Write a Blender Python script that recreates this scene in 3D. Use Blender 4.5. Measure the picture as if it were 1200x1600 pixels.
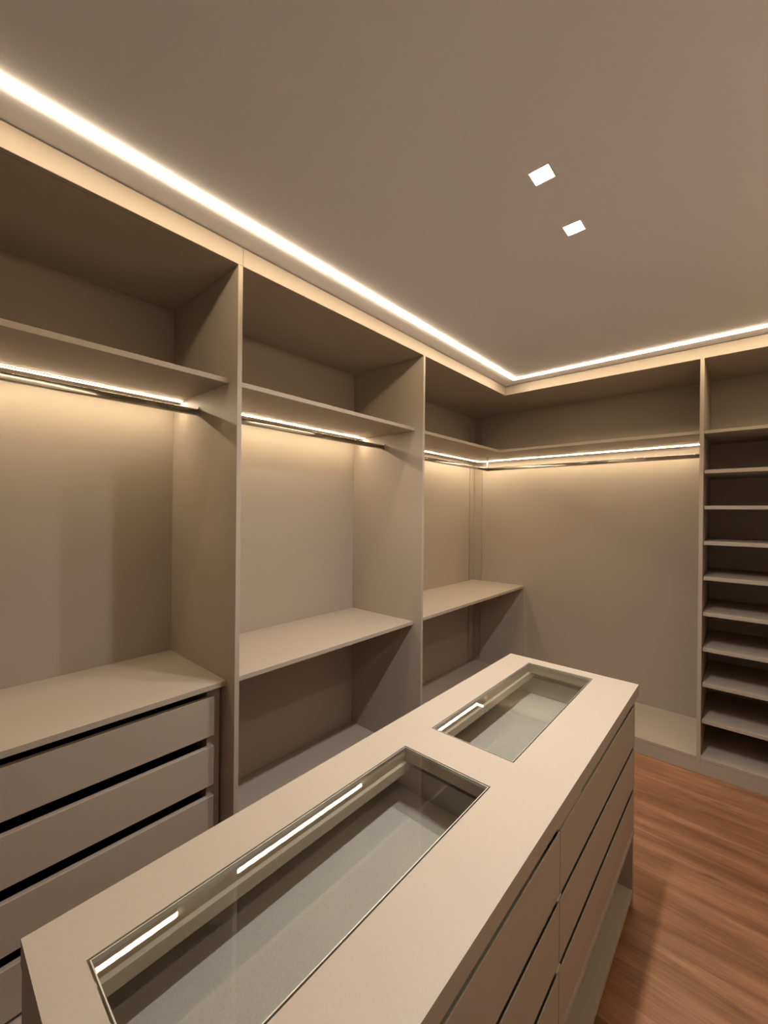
import bpy, bmesh, math
from mathutils import Matrix, Vector

for o in list(bpy.data.objects):
    bpy.data.objects.remove(o, do_unlink=True)
sc = bpy.context.scene
COL = sc.collection

# ------------------------------------------------------------------ camera
YAW, PITCH, ROLL = 0.7203, -0.0012, 0.0098
cam_d = bpy.data.cameras.new('camera')
cam_d.sensor_fit = 'VERTICAL'
cam_d.sensor_height = 36.0
cam_d.lens = 36.0 * 647.95 / 1600.0
cam_d.clip_start = 0.02
cam = bpy.data.objects.new('camera', cam_d)
COL.objects.link(cam)
cy, sy = math.cos(YAW), math.sin(YAW)
right = Vector((cy, sy, 0)); fwd = Vector((-sy, cy, 0)); up = Vector((0, 0, 1))
f2 = fwd * math.cos(PITCH) + up * math.sin(PITCH)
u2 = up * math.cos(PITCH) - fwd * math.sin(PITCH)
rot = Matrix((right, u2, -f2)).transposed() @ Matrix.Rotation(ROLL, 3, 'Z')
cam.matrix_world = Matrix.Translation((1.4299, -3.0501, 1.5183)) @ rot.to_4x4()
sc.camera = cam

# ------------------------------------------------------------------ world, exposure
w = bpy.data.worlds.new('world'); sc.world = w
w.use_nodes = True
bg = w.node_tree.nodes['Background']
bg.inputs[0].default_value = (0.5, 0.45, 0.4, 1)
bg.inputs[1].default_value = 0.0
sc.view_settings.view_transform = 'Standard'
sc.view_settings.look = 'None'
sc.view_settings.gamma = 1.0
sc.view_settings.use_curve_mapping = False
sc.view_settings.exposure = 0.0

SPOT_W = 12.8          # power of each ceiling spotlight
LED_CEIL = 36.0        # radiance of the ceiling light line
LED_SHELF = 88.0       # radiance of the light lines under the shelves
SPOT_COL = (1.0, 0.95, 0.93)
LED_COL = (1.0, 0.80, 0.54)


# ------------------------------------------------------------------ materials
def nodes(name):
    m = bpy.data.materials.new(name); m.use_nodes = True
    nt = m.node_tree
    return m, nt, nt.nodes['Principled BSDF']


def N(nt, t, **kw):
    n = nt.nodes.new(t)
    for k, v in kw.items():
        setattr(n, k, v)
    return n


def melamine(name, col, rough=0.5, var=0.06, bump=0.03):
    """matt laminate with a very fine woven print"""
    m, nt, b = nodes(name)
    tc = N(nt, 'ShaderNodeTexCoord')
    mp = N(nt, 'ShaderNodeMapping'); mp.inputs['Scale'].default_value = (260, 260, 700)
    nt.links.new(tc.outputs['Object'], mp.inputs[0])
    n1 = N(nt, 'ShaderNodeTexNoise'); n1.inputs['Scale'].default_value = 1.0; n1.inputs['Detail'].default_value = 2
    nt.links.new(mp.outputs[0], n1.inputs['Vector'])
    r = N(nt, 'ShaderNodeValToRGB')
    r.color_ramp.elements[0].position = 0.3; r.color_ramp.elements[1].position = 0.7
    r.color_ramp.elements[0].color = tuple(c * (1 - var) for c in col) + (1,)
    r.color_ramp.elements[1].color = tuple(min(1, c * (1 + var)) for c in col) + (1,)
    nt.links.new(n1.outputs['Fac'], r.inputs[0])
    nt.links.new(r.outputs[0], b.inputs['Base Color'])
    b.inputs['Roughness'].default_value = rough
    b.inputs['Specular IOR Level'].default_value = 0.35
    bp = N(nt, 'ShaderNodeBump'); bp.inputs['Strength'].default_value = bump; bp.inputs['Distance'].default_value = 0.001
    nt.links.new(n1.outputs['Fac'], bp.inputs['Height'])
    nt.links.new(bp.outputs[0], b.inputs['Normal'])
    return m


def plain(name, col, rough=0.5, metal=0.0, noise=0.03, scale=40):
    m, nt, b = nodes(name)
    tc = N(nt, 'ShaderNodeTexCoord')
    n1 = N(nt, 'ShaderNodeTexNoise'); n1.inputs['Scale'].default_value = scale
    nt.links.new(tc.outputs['Object'], n1.inputs['Vector'])
    r = N(nt, 'ShaderNodeValToRGB')
    r.color_ramp.elements[0].color = tuple(c * (1 - noise) for c in col) + (1,)
    r.color_ramp.elements[1].color = tuple(min(1, c * (1 + noise)) for c in col) + (1,)
    nt.links.new(n1.outputs['Fac'], r.inputs[0]); nt.links.new(r.outputs[0], b.inputs['Base Color'])
    b.inputs['Roughness'].default_value = rough
    b.inputs['Metallic'].default_value = metal
    return m


def emitter(name, col, strength):
    m = bpy.data.materials.new(name); m.use_nodes = True
    nt = m.node_tree; nt.nodes.clear()
    e = N(nt, 'ShaderNodeEmission'); o = N(nt, 'ShaderNodeOutputMaterial')
    e.inputs[0].default_value = col + (1,); e.inputs[1].default_value = strength
    nt.links.new(e.outputs[0], o.inputs[0])
    return m


def glass(name):
    m = bpy.data.materials.new(name); m.use_nodes = True
    nt = m.node_tree; nt.nodes.clear()
    o = N(nt, 'ShaderNodeOutputMaterial'); mix = N(nt, 'ShaderNodeMixShader')
    t = N(nt, 'ShaderNodeBsdfTransparent'); g = N(nt, 'ShaderNodeBsdfGlossy'); g.inputs['Roughness'].default_value = 0.0
    t.inputs[0].default_value = (0.955, 0.965, 0.945, 1)
    # same reflectance on entering and on leaving the pane
    geo = N(nt, 'ShaderNodeNewGeometry'); f = N(nt, 'ShaderNodeFresnel'); ior = N(nt, 'ShaderNodeMapRange')
    ior.inputs['To Min'].default_value = 1.5; ior.inputs['To Max'].default_value = 1 / 1.5
    nt.links.new(geo.outputs['Backfacing'], ior.inputs['Value'])
    nt.links.new(ior.outputs[0], f.inputs['IOR'])
    nt.links.new(f.outputs[0], mix.inputs[0]); nt.links.new(t.outputs[0], mix.inputs[1]); nt.links.new(g.outputs[0], mix.inputs[2])
    nt.links.new(mix.outputs[0], o.inputs[0])
    return m


def wood(name):
    m, nt, b = nodes(name)
    oi = N(nt, 'ShaderNodeObjectInfo'); geo = N(nt, 'ShaderNodeNewGeometry')
    off = N(nt, 'ShaderNodeVectorMath', operation='SCALE'); off.inputs[0].default_value = (31.0, 17.0, 11.0)
    nt.links.new(oi.outputs['Random'], off.inputs['Scale'])
    add = N(nt, 'ShaderNodeVectorMath', operation='ADD')
    nt.links.new(geo.outputs['Position'], add.inputs[0]); nt.links.new(off.outputs[0], add.inputs[1])
    # broad streaks along the plank
    mp = N(nt, 'ShaderNodeMapping'); mp.inputs['Scale'].default_value = (1.3, 15, 1)
    nt.links.new(add.outputs[0], mp.inputs[0])
    n1 = N(nt, 'ShaderNodeTexNoise'); n1.inputs['Scale'].default_value = 1.0; n1.inputs['Detail'].default_value = 8; n1.inputs['Roughness'].default_value = 0.6; n1.inputs['Distortion'].default_value = 0.5
    nt.links.new(mp.outputs[0], n1.inputs['Vector'])
    # fine pores
    mp2 = N(nt, 'ShaderNodeMapping'); mp2.inputs['Scale'].default_value = (9, 170, 1)
    nt.links.new(add.outputs[0], mp2.inputs[0])
    n2 = N(nt, 'ShaderNodeTexNoise'); n2.inputs['Scale'].default_value = 1.0; n2.inputs['Detail'].default_value = 3
    nt.links.new(mp2.outputs[0], n2.inputs['Vector'])
    # dark knots, drawn out along the grain
    mp3 = N(nt, 'ShaderNodeMapping'); mp3.inputs['Scale'].default_value = (2.4, 9, 1)
    nt.links.new(add.outputs[0], mp3.inputs[0])
    vo = N(nt, 'ShaderNodeTexVoronoi'); vo.inputs['Scale'].default_value = 1.0
    nt.links.new(mp3.outputs[0], vo.inputs['Vector'])
    kn = N(nt, 'ShaderNodeMapRange'); kn.inputs['From Min'].default_value = 0.02; kn.inputs['From Max'].default_value = 0.13
    kn.inputs['To Min'].default_value = 0.62; kn.inputs['To Max'].default_value = 1.0
    nt.links.new(vo.outputs['Distance'], kn.inputs['Value'])
    r = N(nt, 'ShaderNodeValToRGB'); e = r.color_ramp.elements
    e[0].position = 0.30; e[0].color = (0.148, 0.060, 0.028, 1)
    e[1].position = 0.72; e[1].color = (0.385, 0.192, 0.096, 1)
    k = e.new(0.5); k.color = (0.258, 0.114, 0.055, 1)
    nt.links.new(n1.outputs['Fac'], r.inputs[0])
    fr = N(nt, 'ShaderNodeMapRange'); fr.inputs['From Min'].default_value = 0.3; fr.inputs['From Max'].default_value = 0.7
    fr.inputs['To Min'].default_value = 0.78; fr.inputs['To Max'].default_value = 1.14
    nt.links.new(n2.outputs['Fac'], fr.inputs['Value'])
    tone = N(nt, 'ShaderNodeMapRange'); tone.inputs['To Min'].default_value = 0.93; tone.inputs['To Max'].default_value = 1.06
    nt.links.new(oi.outputs['Random'], tone.inputs['Value'])
    m1 = N(nt, 'ShaderNodeMath', operation='MULTIPLY'); m2 = N(nt, 'ShaderNodeMath', operation='MULTIPLY')
    nt.links.new(fr.outputs[0], m1.inputs[0]); nt.links.new(tone.outputs[0], m1.inputs[1])
    nt.links.new(m1.outputs[0], m2.inputs[0]); nt.links.new(kn.outputs[0], m2.inputs[1])
    sca = N(nt, 'ShaderNodeVectorMath', operation='SCALE')
    nt.links.new(r.outputs[0], sca.inputs[0]); nt.links.new(m2.outputs[0], sca.inputs['Scale'])
    nt.links.new(sca.outputs[0], b.inputs['Base Color'])
    b.inputs['Roughness'].default_value = 0.42
    bp = N(nt, 'ShaderNodeBump'); bp.inputs['Strength'].default_value = 0.06; bp.inputs['Distance'].default_value = 0.001
    nt.links.new(n2.outputs['Fac'], bp.inputs['Height']); nt.links.new(bp.outputs[0], b.inputs['Normal'])
    return m


BEIGE = melamine('beige_melamine', (0.380, 0.322, 0.262), var=0.025)
BEIGE_IN = melamine('drawer_box_melamine', (0.37, 0.35, 0.315), 0.55)
PAINT = plain('ceiling_paint', (0.80, 0.80, 0.84), 0.9, 0, 0.012, 60)
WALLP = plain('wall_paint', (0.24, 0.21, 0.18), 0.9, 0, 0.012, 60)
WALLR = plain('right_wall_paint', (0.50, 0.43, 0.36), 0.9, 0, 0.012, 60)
CHROME = plain('polished_chrome', (0.62, 0.60, 0.57), 0.14, 1.0, 0.0)
ALU = plain('brushed_aluminium', (0.55, 0.53, 0.50), 0.45, 1.0, 0.03)
DARK = plain('anthracite_drawer_side', (0.045, 0.042, 0.040), 0.5, 0, 0.1)
WHITE = plain('white_enamel', (0.8, 0.79, 0.77), 0.4, 0, 0.02)
GLASS = glass('clear_glass')
WOOD = wood('oak_laminate')
E_CEIL = emitter('ceiling_led_glow', LED_COL, LED_CEIL)
E_SHELF = emitter('shelf_led_glow', LED_COL, LED_SHELF)
E_SPOT = emitter('spot_led_glow', (1.0, 0.97, 0.95), 30.0)


# ------------------------------------------------------------------ helpers
def tag(o, label=None, cat=None, group=None, kind=None):
    for k, v in (('label', label), ('category', cat), ('group', group), ('kind', kind)):
        if v:
            o[k] = v
    return o


def thing(name, loc, label, cat, group=None):
    o = bpy.data.objects.new(name, None); COL.objects.link(o)
    o.location = loc; o.empty_display_size = 0.1
    return tag(o, label, cat, group)


def root_of(o):
    while o.parent:
        o = o.parent
    return o


def link_mesh(name, bm, mat, parent=None, smooth=False):
    """bm is in world coordinates; stored relative to the root thing"""
    if parent is not None:
        bmesh.ops.translate(bm, verts=bm.verts, vec=-root_of(parent).location)
    bmesh.ops.recalc_face_normals(bm, faces=bm.faces)
    me = bpy.data.meshes.new(name); bm.to_mesh(me); bm.free()
    me.materials.append(mat)
    if smooth:
        for p in me.polygons:
            p.use_smooth = True
    o = bpy.data.objects.new(name, me); COL.objects.link(o)
    o.parent = parent
    return o


def add_box(bm, x0, x1, y0, y1, z0, z1):
    v = [bm.verts.new((x, y, z)) for x in (x0, x1) for y in (y0, y1) for z in (z0, z1)]
    for f in ((0, 1, 3, 2), (4, 6, 7, 5), (0, 4, 5, 1), (2, 3, 7, 6), (0, 2, 6, 4), (1, 5, 7, 3)):
        bm.faces.new([v[i] for i in f])


def board(name, x0, x1, y0, y1, z0, z1, mat, parent=None, ch=0.0008):
    """a flat board with finely eased edges"""
    bm = bmesh.new(); add_box(bm, x0, x1, y0, y1, z0, z1)
    if ch:
        bmesh.ops.recalc_face_normals(bm, faces=bm.faces)
        bmesh.ops.bevel(bm, geom=list(bm.edges), offset=ch, segments=1, affect='EDGES', profile=0.5)
    return link_mesh(name, bm, mat, parent)


def grid_slab(name, xs, ys, z0, z1, holes, mat, parent=None):
    """flat slab made of a grid of cells, with the cells in `holes` cut out"""
    bm = bmesh.new(); V = {}

    def v(i, j, k):
        if (i, j, k) not in V:
            V[(i, j, k)] = bm.verts.new((xs[i], ys[j], (z0, z1)[k]))
        return V[(i, j, k)]
    nx, ny = len(xs) - 1, len(ys) - 1
    full = lambda i, j: 0 <= i < nx and 0 <= j < ny and (i, j) not in holes
    for i in range(nx):
        for j in range(ny):
            if not full(i, j):
                continue
            for k in (0, 1):
                bm.faces.new([v(i, j, k), v(i + 1, j, k), v(i + 1, j + 1, k), v(i, j + 1, k)])
            for (di, dj, a, b) in ((-1, 0, (i, j), (i, j + 1)), (1, 0, (i + 1, j), (i + 1, j + 1)),
                                   (0, -1, (i, j), (i + 1, j)), (0, 1, (i, j + 1), (i + 1, j + 1))):
                if not full(i + di, j + dj):
                    bm.faces.new([v(*a, 0), v(*b, 0), v(*b, 1), v(*a, 1)])
    return link_mesh(name, bm, mat, parent)


def add_tube(bm, a, b, prof):
    """sweep a closed profile [(side, up)...] along a horizontal line a -> b"""
    a, b = Vector(a), Vector(b); d = (b - a).normalized(); s = Vector((0, 0, 1)).cross(d).normalized(); u = Vector((0, 0, 1))
    ra = [bm.verts.new(a + s * p + u * q) for p, q in prof]; rb = [bm.verts.new(b + s * p + u * q) for p, q in prof]
    n = len(prof)
    for i in range(n):
        bm.faces.new((ra[i], ra[(i + 1) % n], rb[(i + 1) % n], rb[i]))
    bm.faces.new(ra); bm.faces.new(rb[::-1])


def oval(wd, ht, seg=10):
    """flat-sided oval section: half circles at top and bottom"""
    r = wd / 2; c = ht / 2 - r; P = []
    for i in range(seg + 1):
        t = math.pi * i / seg; P.append((r * math.cos(t), c + r * math.sin(t)))
    for i in range(seg + 1):
        t = math.pi + math.pi * i / seg; P.append((r * math.cos(t), -c + r * math.sin(t)))
    return P


def grip_front(name, xb, xf, y0, y1, z0, z1, mat, parent):
    """drawer front facing +x whose top edge is cut back as a finger grip"""
    P = [(xf - 0.001, z0), (xf, z0 + 0.001), (xf, z1 - 0.001), (xf - 0.001, z1), (xf - 0.0022, z1), (xb, z1 - 0.034), (xb, z0)]
    bm = bmesh.new(); A = [bm.verts.new((x, y0, z)) for x, z in P]; B = [bm.verts.new((x, y1, z)) for x, z in P]
    n = len(P)
    for i in range(n):
        bm.faces.new((A[i], A[(i + 1) % n], B[(i + 1) % n], B[i]))
    bm.faces.new(A); bm.faces.new(B[::-1])
    return link_mesh(name, bm, mat, parent)


def pin(name, c, axis, r, ln, mat, parent):
    """small round pin standing out along an axis"""
    bm = bmesh.new(); ax = Vector(axis)
    bmesh.ops.create_cone(bm, cap_ends=True, segments=10, radius1=r, radius2=r * 0.8, depth=ln)
    rot = Vector((0, 0, 1)).rotation_difference(ax).to_matrix()
    bmesh.ops.rotate(bm, verts=bm.verts, matrix=rot, cent=(0, 0, 0))
    bmesh.ops.translate(bm, verts=bm.verts, vec=Vector(c) + ax * ln / 2)
    return link_mesh(name, bm, mat, parent)


# ------------------------------------------------------------------ measures (metres)
H = 2.5045                       # ceiling
ZF = 2.432                       # underside of the fascia
YA1, YA2 = -2.254, -2.235        # upright between the drawer bay and the double-hang bay
YB1, YB2 = -1.083, -1.064        # upright between the double-hang bay and the corner bay
YN1, YN2 = -3.425, -3.406        # upright at the near end of the left run
XD1, XD2 = 1.2130, 1.2325        # upright between the back hanging bay and the shoe shelves
XE1, XE2 = 1.886, 1.905          # upright at the right end of the shoe shelves
DL, DB = 0.572, 0.561            # depth of the left run, of the back run
ZD = 0.100                       # top of the bottom boards
ZS0, ZS1 = 2.001, 2.0200         # upper shelf
ZM0, ZM1 = 0.8495, 0.8695        # worktop and middle shelves
XR = 1.912                       # right wall
YN = -3.90                       # near wall
LEDO = 0.128                     # ceiling light line, distance from the fascia

# ------------------------------------------------------------------ setting
fl = thing('floor', (0, 0, 0), None, None); fl['kind'] = 'structure'
fl['label'] = 'warm brown oak plank floor'
sub = board('subfloor', -DL - 0.02, XR + 0.1, YN - 0.1, DB + 0.02, -0.06, -0.0125, DARK, fl, 0)
PW, PLN = 0.188, 1.95
pm = None
row = 0
y = 0.02
while y > YN:
    x = (0.15, 0.62, 0.35, 0.80, 0.05)[row % 5] - PLN
    while x < XR:
        xa, xb = x, x + PLN
        if xb > -0.02:
            if pm is None:
                bm = bmesh.new(); add_box(bm, 0.0001, PLN - 0.0001, -PW + 0.00015, -0.00015, -0.012, 0.0)
                bmesh.ops.recalc_face_normals(bm, faces=bm.faces)
                bmesh.ops.bevel(bm, geom=[e for e in bm.edges if all(v.co.z > -0.001 for v in e.verts)], offset=0.0003, segments=1, affect='EDGES')
                pm = bpy.data.meshes.new('plank'); bm.to_mesh(pm); bm.free(); pm.materials.append(WOOD)
            if xb > XR or xa < -0.55:      # cut plank at the wall or under the cabinets
                bm = bmesh.new(); add_box(bm, max(xa, -0.55) + 0.0001 - xa, min(xb, XR - 0.001) - 0.0001 - xa, -PW + 0.00015, -0.00015, -0.012, 0.0)
                me = bpy.data.meshes.new('plank'); bmesh.ops.recalc_face_normals(bm, faces=bm.faces); bm.to_mesh(me); bm.free(); me.materials.append(WOOD)
            else:
                me = pm
            p = bpy.data.objects.new('plank', me); COL.objects.link(p); p.parent = fl; p.location = (xa, y, 0)
        x += PLN
    y -= PW
    row += 1

SP = [(0.9705, -1.8431), (0.9705, -1.5459)]
sh = 0.032
LEDR = 1.780                     # right run of the light line
xs = [-DL - 0.02, LEDO - 0.011, LEDO + 0.011, SP[0][0] - sh, SP[0][0] + sh, LEDR - 0.011, LEDR + 0.011, XR + 0.1]
ys = [YN - 0.1, YN + 0.50, SP[0][1] - sh, SP[0][1] + sh, SP[1][1] - sh, SP[1][1] + sh, -LEDO - 0.011, -LEDO + 0.011, DB + 0.02]
holes = {(1, j) for j in range(1, 7)} | {(i, 6) for i in range(1, 6)} | {(5, j) for j in range(1, 7)} | {(3, 2), (3, 4)}
ce = grid_slab('ceiling', xs, ys, H, H + 0.06, holes, PAINT)
tag(ce, 'smooth matt ceiling with recessed light line', None, None, 'structure')
ceb = grid_slab('ceiling_board', [xs[0], xs[-1]], [ys[0], ys[-1]], H + 0.061, H + 0.08, set(), PAINT, ce)


def wall(name, label, *b, mat=WALLP):
    o = board(name, *b, mat, None, 0); tag(o, label, None, None, 'structure'); return o


wall('wall_left', 'wall behind the left wardrobe run', -DL - 0.10, -DL - 0.021, YN - 0.1, DB + 0.02, -0.0125, H - 0.0005)
wall('wall_back', 'wall behind the back wardrobe run', -DL - 0.02, XR + 0.1, DB + 0.021, DB + 0.10, -0.0125, H - 0.0005)
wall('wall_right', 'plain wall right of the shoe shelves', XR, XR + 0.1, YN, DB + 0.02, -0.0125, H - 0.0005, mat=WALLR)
wall('wall_near', 'plain wall behind the viewer', -DL - 0.02, XR - 0.001, YN - 0.1, YN, -0.0125, H - 0.0005)

# fascia boards between the wardrobe tops and the ceiling
GAPC = 0.004
t1 = thing('trim_1', (0, YA2, ZF), 'beige fascia above the left wardrobe run', None); t1['kind'] = 'structure'
board('fascia_board', -0.018, 0, YN + 0.001, YA2 - 0.0006, ZF + 0.0002, H - GAPC, BEIGE, t1)
board('fascia_board', -0.018, 0, YA2 + 0.0006, 0, ZF + 0.0002, H - GAPC, BEIGE, t1)
t2 = thing('trim_2', (XD1, 0, ZF), 'beige fascia above the back wardrobe run', None); t2['kind'] = 'structure'
board('fascia_board', 0.0006, XR - 0.001, 0, 0.018, ZF + 0.0002, H - GAPC, BEIGE, t2)

# ------------------------------------------------------------------ ceiling light line
ls = thing('ceiling_light_line', (LEDO, -LEDO, H), 'warm white light line recessed in the ceiling around the room', 'light')
board('diffuser', LEDO - 0.0105, LEDO + 0.0105, YN + 0.501, -LEDO - 0.011, H - 0.007, H + 0.010, E_CEIL, ls, 0)
board('diffuser', LEDR - 0.0105, LEDR + 0.0105, YN + 0.501, -LEDO - 0.011, H - 0.007, H + 0.010, E_CEIL, ls, 0)
board('diffuser', LEDO - 0.0105, LEDR + 0.0105, -LEDO - 0.0105, -LEDO + 0.0105, H - 0.007, H + 0.010, E_CEIL, ls, 0)


# ------------------------------------------------------------------ ceiling spotlights
def spotlight(x, y, label):
    t = thing('recessed_spotlight', (x, y, H), label, 'light', 'ceiling spotlights')
    o = sh - 0.0006
    xs_ = [x - o, x - 0.0275, x + 0.0275, x + o]; ys_ = [y - o, y - 0.0275, y + 0.0275, y + o]
    grid_slab('frame', xs_, ys_, H - 0.0015, H + 0.03, {(1, 1)}, WHITE, t)
    board('lens', x - 0.027, x + 0.027, y - 0.027, y + 0.027, H + 0.003, H + 0.02, E_SPOT, t, 0)
    ld = bpy.data.lights.new('spot_beam', 'AREA'); ld.shape = 'SQUARE'; ld.size = 0.052
    ld.energy = SPOT_W; ld.color = SPOT_COL; ld.spread = math.radians(148)
    lo = bpy.data.objects.new('spot_beam', ld); COL.objects.link(lo); lo.parent = t; lo.location = (0, 0, 0.001)
    return t


spotlight(*SP[0], 'square white ceiling spotlight, the one farther from the shoe shelves')
spotlight(*SP[1], 'square white ceiling spotlight, the one closer to the shoe shelves')


# ------------------------------------------------------------------ wardrobe fittings
def light_bar(name, a, b, parent, z=ZS0):
    """slim light profile under a shelf; a, b = (x, y)"""
    (ax, ay), (bx, by) = a, b
    hw = 0.0062
    d = Vector((bx - ax, by - ay, 0)).normalized()
    pr = [(-hw, -0.0065), (hw, -0.0065), (hw, -0.0005), (-hw, -0.0005)]
    bm = bmesh.new(); add_tube(bm, (ax, ay, z), (bx, by, z), pr)
    o = link_mesh(name, bm, E_SHELF, parent)
    bm = bmesh.new()
    for s in (-1, 1):
        q = [(s * hw, -0.0055), (s * (hw + 0.0015), -0.0055), (s * (hw + 0.0015), -0.0005), (s * hw, -0.0005)]
        add_tube(bm, (ax, ay, z), (bx, by, z), q)
    link_mesh('light_profile', bm, ALU, o)
    return o


def hang_rod(a, b, zc, parent, ends=(1, 1)):
    bm = bmesh.new(); add_tube(bm, (*a, zc), (*b, zc), oval(0.015, 0.028, 16))
    o = link_mesh('hanging_rod', bm, CHROME, parent, True)
    A, B = Vector((*a, 0)), Vector((*b, 0)); d = (B - A).normalized()
    for on, p, s in ((ends[0], A, 1), (ends[1], B, -1)):
        if on:   # cup bracket on the upright, open at the top with a small screw
            bm = bmesh.new()
            q0 = p + d * s * 0.0012; q1 = p + d * s * 0.006
            add_tube(bm, (q0.x, q0.y, zc), (q1.x, q1.y, zc), oval(0.019, 0.034))
            br = link_mesh('rod_bracket', bm, CHROME, o)
            c = p + d * s * 0.0012
            pin('screw', (c.x, c.y, zc + 0.021), d * s, 0.0035, 0.005, WHITE, o)
    return o


def shelf_pins(parent, pts, axis):
    for c in pts:
        pin('shelf_pin', c, axis, 0.004, 0.006, ALU, parent)


# ------------------------------------------------------------------ left run, drawer bay
wa = thing('wardrobe_bay', (-DL / 2, (YN1 + YA1) / 2, 0), 'beige open wardrobe bay with the chest of drawers inside', 'wardrobe')
board('side_panel', -DL, 0, YA1, YA2, 0.002, ZF - 0.0002, BEIGE, wa)
board('side_panel', -DL, 0, YN1, YN2, 0.002, ZF - 0.0002, BEIGE, wa)
board('back_panel', -DL - 0.018, -DL - 0.0005, YN1, YA2 - 0.001, 0.002, H - 0.01, BEIGE, wa, 0)
board('top_panel', -DL, -0.0185, YN1, YA2 - 0.001, ZF, ZF + 0.018, BEIGE, wa, 0)
s = board('upper_shelf', -DL + 0.0005, -0.061, YN2 + 0.0005, YA1 - 0.0005, ZS0, ZS1, BEIGE, wa)
shelf_pins(s, [(-0.172, YA1 - 0.0002, ZS0 - 0.0045), (-0.46, YA1 - 0.0002, ZS0 - 0.0045)], (0, -1, 0))
light_bar('light_bar', (-0.4675, YN2 + 0.002), (-0.4675, YA1 - 0.002), wa)
hang_rod((-0.304, YN2 + 0.0005), (-0.304, YA1 - 0.0005), 1.9245, wa)
board('bottom_board', -DL, 0, YN2 + 0.0005, YA1 - 0.0005, ZD - 0.018, ZD, BEIGE, wa)
board('plinth', -0.018, -0.001, YN2 + 0.0005, YA1 - 0.0005, 0.001, ZD - 0.019, BEIGE, wa)

# ------------------------------------------------------------------ chest of drawers standing in that bay
XF, XC = -0.080, -0.0985
ch = thing('chest_of_drawers', (-0.33, (YN2 + YA1) / 2, ZD), 'beige chest of wide handleless drawers with gaps between the fronts', 'drawers')
board('worktop', -DL + 0.001, -0.0585, YN2 + 0.001, YA1 - 0.001, ZM0, ZM1, BEIGE, ch)
board('side_panel', -DL + 0.002, XC, -2.311, -2.2600, ZD + 0.0005, ZM0 - 0.0003, BEIGE, ch)
board('side_panel', -DL + 0.002, XC, -3.400, -3.349, ZD + 0.0005, ZM0 - 0.0003, BEIGE, ch)
board('back_panel', -DL + 0.002, -DL + 0.012, -3.349, -2.311, ZD + 0.0005, ZM0 - 0.0003, DARK, ch, 0)
for (z0, z1) in ((0.667, 0.815), (0.4815, 0.628), (0.296, 0.441), (0.113, 0.259)):
    f = board('drawer', XC + 0.0003, XF, -3.370, -2.290, z0, z1, BEIGE, ch, 0.0012)
    board('drawer_side', -0.53, XC - 0.0005, -2.338, -2.324, z0 + 0.012, z1 - 0.02, DARK, f, 0)
    board('drawer_side', -0.53, XC - 0.0005, -3.336, -3.322, z0 + 0.012, z1 - 0.02, DARK, f, 0)
    board('drawer_back', -0.545, -0.531, -3.336, -2.324, z0 + 0.012, z1 - 0.02, DARK, f, 0)
    board('drawer_bottom', -0.53, XC - 0.0005, -3.321, -2.339, z0 + 0.012, z0 + 0.018, DARK, f, 0)
    for yy in (-2.3235, -3.3485):
        board('slide', -0.5, XC - 0.004, yy, yy + 0.012, z0 + 0.05, z0 + 0.085, ALU, f, 0)

# ------------------------------------------------------------------ left run, double-hang bay
wb = thing('wardrobe_bay', (-DL / 2, (YA2 + YB1) / 2, 0), 'beige open wardrobe bay with one middle shelf between two uprights', 'wardrobe')
board('side_panel', -DL, 0, YB1, YB2, 0.002, ZF - 0.0002, BEIGE, wb)
board('back_panel', -DL - 0.018, -DL - 0.0005, YA2, YB2 - 0.001, 0.002, H - 0.01, BEIGE, wb, 0)
board('top_panel', -DL, -0.0185, YA2, YB2 - 0.001, ZF, ZF + 0.018, BEIGE, wb, 0)
s = board('upper_shelf', -DL + 0.0005, -0.060, YA2 + 0.0005, YB1 - 0.0005, ZS0 - 0.002, ZS1 - 0.002, BEIGE, wb)
shelf_pins(s, [(-0.172, YB1 - 0.0002, ZS0 - 0.0065), (-0.46, YB1 - 0.0002, ZS0 - 0.0065)], (0, -1, 0))
light_bar('light_bar', (-0.4675, YA2 + 0.002), (-0.4675, YB1 - 0.002), wb, ZS0 - 0.002)
hang_rod((-0.304, YA2 + 0.0005), (-0.304, YB1 - 0.0005), 1.9228, wb)
board('middle_shelf', -DL + 0.0005, -0.0573, YA2 + 0.0005, YB1 - 0.0005, ZM0, ZM1, BEIGE, wb)
board('bottom_board', -DL, 0, YA2 + 0.0005, YB1 - 0.0005, ZD - 0.018, ZD, BEIGE, wb)
board('plinth', -0.018, -0.001, YA2 + 0.0005, YB1 - 0.0005, 0.001, ZD - 0.019, BEIGE, wb)

# ------------------------------------------------------------------ corner wardrobe (end of the left run + hanging bay of the back run)
wc = thing('corner_wardrobe', (0.0, DB / 2, 0), 'beige open corner wardrobe with wrap-around shelf, light bar and rod', 'wardrobe')
board('side_panel', XD1, XD2, 0, DB, 0.002, ZF - 0.0002, BEIGE, wc)
board('back_panel', -DL - 0.018, -DL - 0.0005, YB2, 0.468, 0.002, H - 0.01, BEIGE, wc, 0)
board('back_panel', -0.486, XD2 - 0.001, DB + 0.0005, DB + 0.018, 0.002, H - 0.01, BEIGE, wc, 0)
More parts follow.
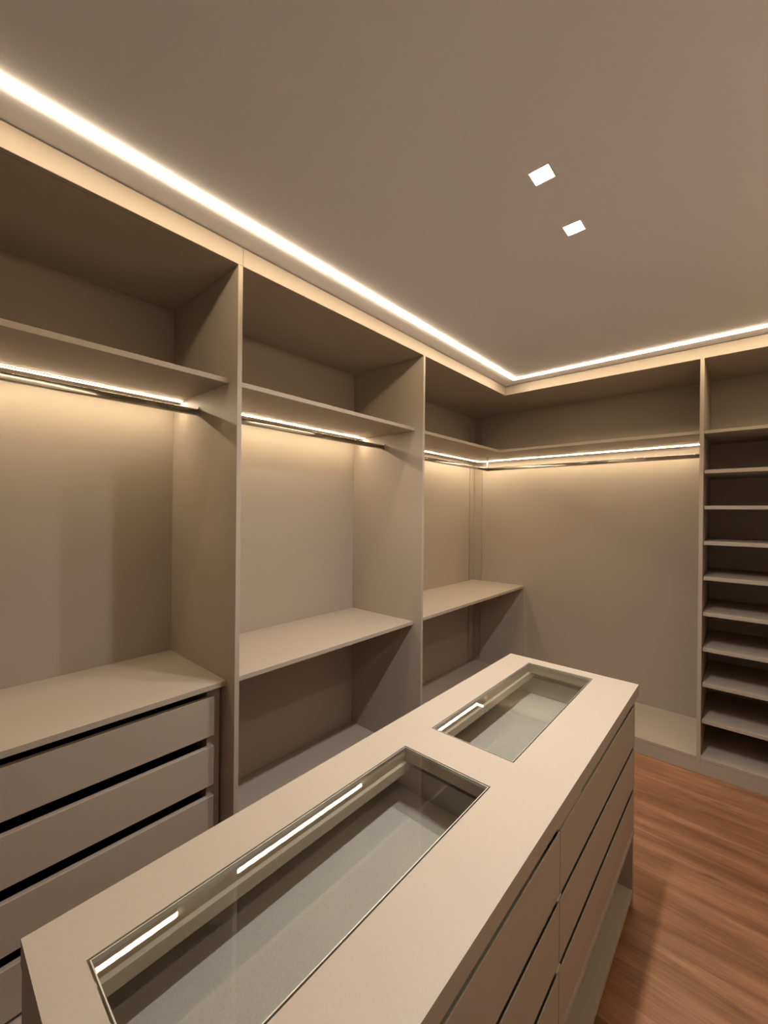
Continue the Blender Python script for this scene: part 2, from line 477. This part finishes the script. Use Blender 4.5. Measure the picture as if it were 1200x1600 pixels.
# corner cover: two narrow strips, a joint beside each
board('corner_strip', -DL - 0.012, -DL + 0.001, 0.478, DB + 0.006, ZD + 0.0005, ZF - 0.0005, BEIGE, wc)
board('corner_strip', -DL + 0.0015, -0.494, DB - 0.001, DB + 0.012, ZD + 0.0005, ZF - 0.0005, BEIGE, wc)
board('joint_bead', -0.4935, -0.4875, DB - 0.009, DB + 0.012, ZD + 0.0005, ZF - 0.0005, BEIGE, wc, 0.0005)
grid_slab('top_panel', [-DL - 0.002, -0.0185, XD2 - 0.001], [YB2, 0.0185, DB + 0.002], ZF, ZF + 0.018, {(1, 0)}, BEIGE, wc)
ZC = 1.996
board('upper_shelf', -DL + 0.0015, -0.057, YB2 + 0.0005, DB - 0.0095, ZC, ZC + 0.0195, BEIGE, wc)
s = board('upper_shelf', -0.0565, XD1 - 0.0005, 0.028, DB - 0.0005, ZC, ZC + 0.0195, BEIGE, wc)
shelf_pins(s, [(XD1 - 0.0002, 0.15, ZC - 0.0045)], (-1, 0, 0))
light_bar('light_bar', (-0.4675, YB2 + 0.002), (-0.4675, 0.46 + 0.008), wc, ZC)
light_bar('light_bar', (-0.4675 + 0.0095, 0.46), (XD1 - 0.002, 0.46), wc, ZC)
ZR = 1.893
hang_rod((-0.285, YB2 + 0.0005), (-0.285, 0.2625), ZR, wc, (1, 0))
rd = hang_rod((-0.292, 0.270), (XD1 - 0.0005, 0.270), ZR, wc, (0, 1))
# corner hanger that carries both rods from the shelf
bm = bmesh.new()
add_box(bm, -0.2905, -0.2795, 0.2645, 0.2755, ZR + 0.0135, ZC - 0.0003)
add_box(bm, -0.302, -0.268, 0.253, 0.287, ZC - 0.0035, ZC - 0.0003)
add_box(bm, -0.2945, -0.2755, 0.2605, 0.2795, ZR - 0.0165, ZR + 0.0165)
link_mesh('rod_hanger', bm, CHROME, wc)
board('middle_shelf', -DL + 0.0015, -0.0650, YB2 + 0.0005, DB - 0.0195, ZM0, ZM1, BEIGE, wc)
board('end_panel', -0.486, -0.0655, DB - 0.0185, DB, ZD + 0.0005, ZM1 - 0.001, BEIGE, wc)
board('bottom_board', -DL, 0, YB2 + 0.0005, DB - 0.0005, ZD - 0.018, ZD, BEIGE, wc)
board('bottom_board', 0.0005, XD1 - 0.0005, 0, DB - 0.0005, ZD - 0.018, ZD, BEIGE, wc)
board('plinth', -0.018, -0.001, YB2 + 0.0005, 0.017, 0.001, ZD - 0.0195, BEIGE, wc)
board('plinth', -0.0005, XD2 - 0.0003, 0.001, 0.018, 0.001, ZD - 0.0195, BEIGE, wc)

# ------------------------------------------------------------------ shoe shelf unit
we = thing('shoe_shelf_unit', ((XD2 + XE1) / 2, DB / 2, 0), 'beige tall shoe unit with close-set shelves on the back wall', 'shelf')
board('side_panel', XE1, XE2, 0, DB, 0.002, ZF - 0.0002, BEIGE, we)
board('back_panel', XD2, XE2, DB + 0.0005, DB + 0.018, 0.002, H - 0.01, BEIGE, we, 0)
board('top_panel', XD2, XE2, 0.0185, DB, ZF, ZF + 0.018, BEIGE, we, 0)
board('bottom_board', XD2 + 0.0005, XE1 - 0.0005, 0, DB - 0.0005, ZD - 0.018, ZD + 0.002, BEIGE, we)
board('plinth', XD2 + 0.0001, XE2, 0.001, 0.018, 0.001, ZD - 0.0195, BEIGE, we)
for i, z in enumerate((2.0125, 1.782, 1.571, 1.362, 1.154, 0.944, 0.735, 0.527, 0.312)):
    th = 0.0175 if i == 0 else 0.0215
    gp = 0.0005 if i == 0 else 0.0025
    s = board('shelf', XD2 + gp, XE1 - gp, 0.028, DB - 0.001, z - th, z, BEIGE, we)
    shelf_pins(s, [(XD2 + 0.0003, 0.09, z - th - 0.0045), (XD2 + 0.0003, 0.46, z - th - 0.0045)], (1, 0, 0))

# ------------------------------------------------------------------ island
IX0, IX1, IY0, IY1 = 0.598, 1.118, -2.936, -1.189
IZ, IZ0 = 0.858, 0.817
GX0, GX1 = 0.7084, 0.9700
GA0, GA1, GB0, GB1 = -2.878, -2.127, -1.998, -1.250
XI = 1.108
isl = thing('dressing_island', ((IX0 + IX1) / 2, (IY0 + IY1) / 2, 0), 'beige dressing island with two glass display windows in its top and drawers below', 'island')
grid_slab('top', [IX0, GX0, GX1, IX1], [IY0, GA0, GA1, GB0, GB1, IY1], IZ0, IZ, {(1, 1), (1, 3)}, BEIGE, isl)
for (a, b) in ((GA0, GA1), (GB0, GB1)):
    g = board('glass_panel', GX0 + 0.0055, GX1 - 0.0055, a + 0.0055, b - 0.0055, IZ - 0.0065, IZ - 0.0005, GLASS, isl, 0)
    grid_slab('glass_frame', [GX0 + 0.0034, GX0 + 0.0052, GX1 - 0.0052, GX1 - 0.0034], [a + 0.0034, a + 0.0052, b - 0.0052, b - 0.0034],
              IZ - 0.0085, IZ - 0.0003, {(1, 1)}, ALU, g)
YS0, YS1 = -2.0545, -2.0455          # joint between the two drawer columns
board('end_panel', IX0 + 0.008, 1.1060, IY1 - 0.0175, IY1 - 0.0005, 0.001, IZ0 - 0.0003, BEIGE, isl)
board('end_panel', IX0 + 0.008, 1.0895, IY0 + 0.0005, IY0 + 0.0185, 0.001, IZ0 - 0.0003, BEIGE, isl)
board('back_panel', IX0 + 0.008, IX0 + 0.026, IY0 + 0.019, IY1 - 0.019, 0.07, IZ0 - 0.0003, BEIGE, isl)
board('partition', IX0 + 0.0265, 1.0885, -2.0590, -2.0410, 0.307, IZ0 - 0.0003, BEIGE, isl)
board('support_rail', 0.688, 0.7185, IY0 + 0.019, IY1 - 0.0195, 0.790, IZ0 - 0.0003, BEIGE, isl)
board('base_board', IX0 + 0.0265, 1.1115, IY0 + 0.019, IY1 - 0.019, 0.288, 0.3065, BEIGE, isl)
board('bottom_board', IX0 + 0.0265, XI, IY0 + 0.019, IY1 - 0.019, 0.050, 0.068, BEIGE, isl)
board('plinth', 1.030, 1.045, IY0 + 0.019, IY1 - 0.019, 0.001, 0.0495, BEIGE, isl)
rows = ((0.630, 0.779), (0.469, 0.613), (0.3085, 0.448))
cols = ((IY0 + 0.003, YS0 + 0.003), (YS1 - 0.003, IY1 - 0.0195))
for ci, (ya, yb) in enumerate(cols):
    for ri, (z0, z1) in enumerate(rows):
        d = grip_front('drawer', 1.0900, XI, ya, yb, z0, z1, BEIGE, isl)
        ba = ya + 0.030 if ci == 0 else ya + 0.045
        bb = yb - 0.045 if ci == 0 else yb - 0.012
        zt, zb = z1 + 0.006 if ri == 0 else z1 - 0.02, z0 + 0.085 if ri == 0 else z0 + 0.02
        xb0 = 0.645
        board('drawer_side', xb0, 1.0895, ba - 0.015, ba, zb - 0.012, zt, BEIGE_IN, d)
        board('drawer_side', xb0, 1.0895, bb, bb + 0.015, zb - 0.012, zt, BEIGE_IN, d)
        board('drawer_back', xb0 - 0.015, xb0 - 0.0005, ba - 0.015, bb + 0.015, zb - 0.012, zt, BEIGE_IN, d)
        board('drawer_bottom', xb0, 1.0895, ba + 0.0005, bb - 0.0005, zb - 0.008, zb, BEIGE_IN, d, 0)
        if ci == 1:    # rounded end of the finger rail at the joint between the columns
            bm = bmesh.new()
            add_tube(bm, (XI - 0.003, YS0 - 0.014, z1 + 0.0125), (XI - 0.003, YS0 + (0.16 if ri == 0 else 0.012), z1 + 0.0125), oval(0.009, 0.0092, 8))
            link_mesh('finger_rail', bm, BEIGE, d)
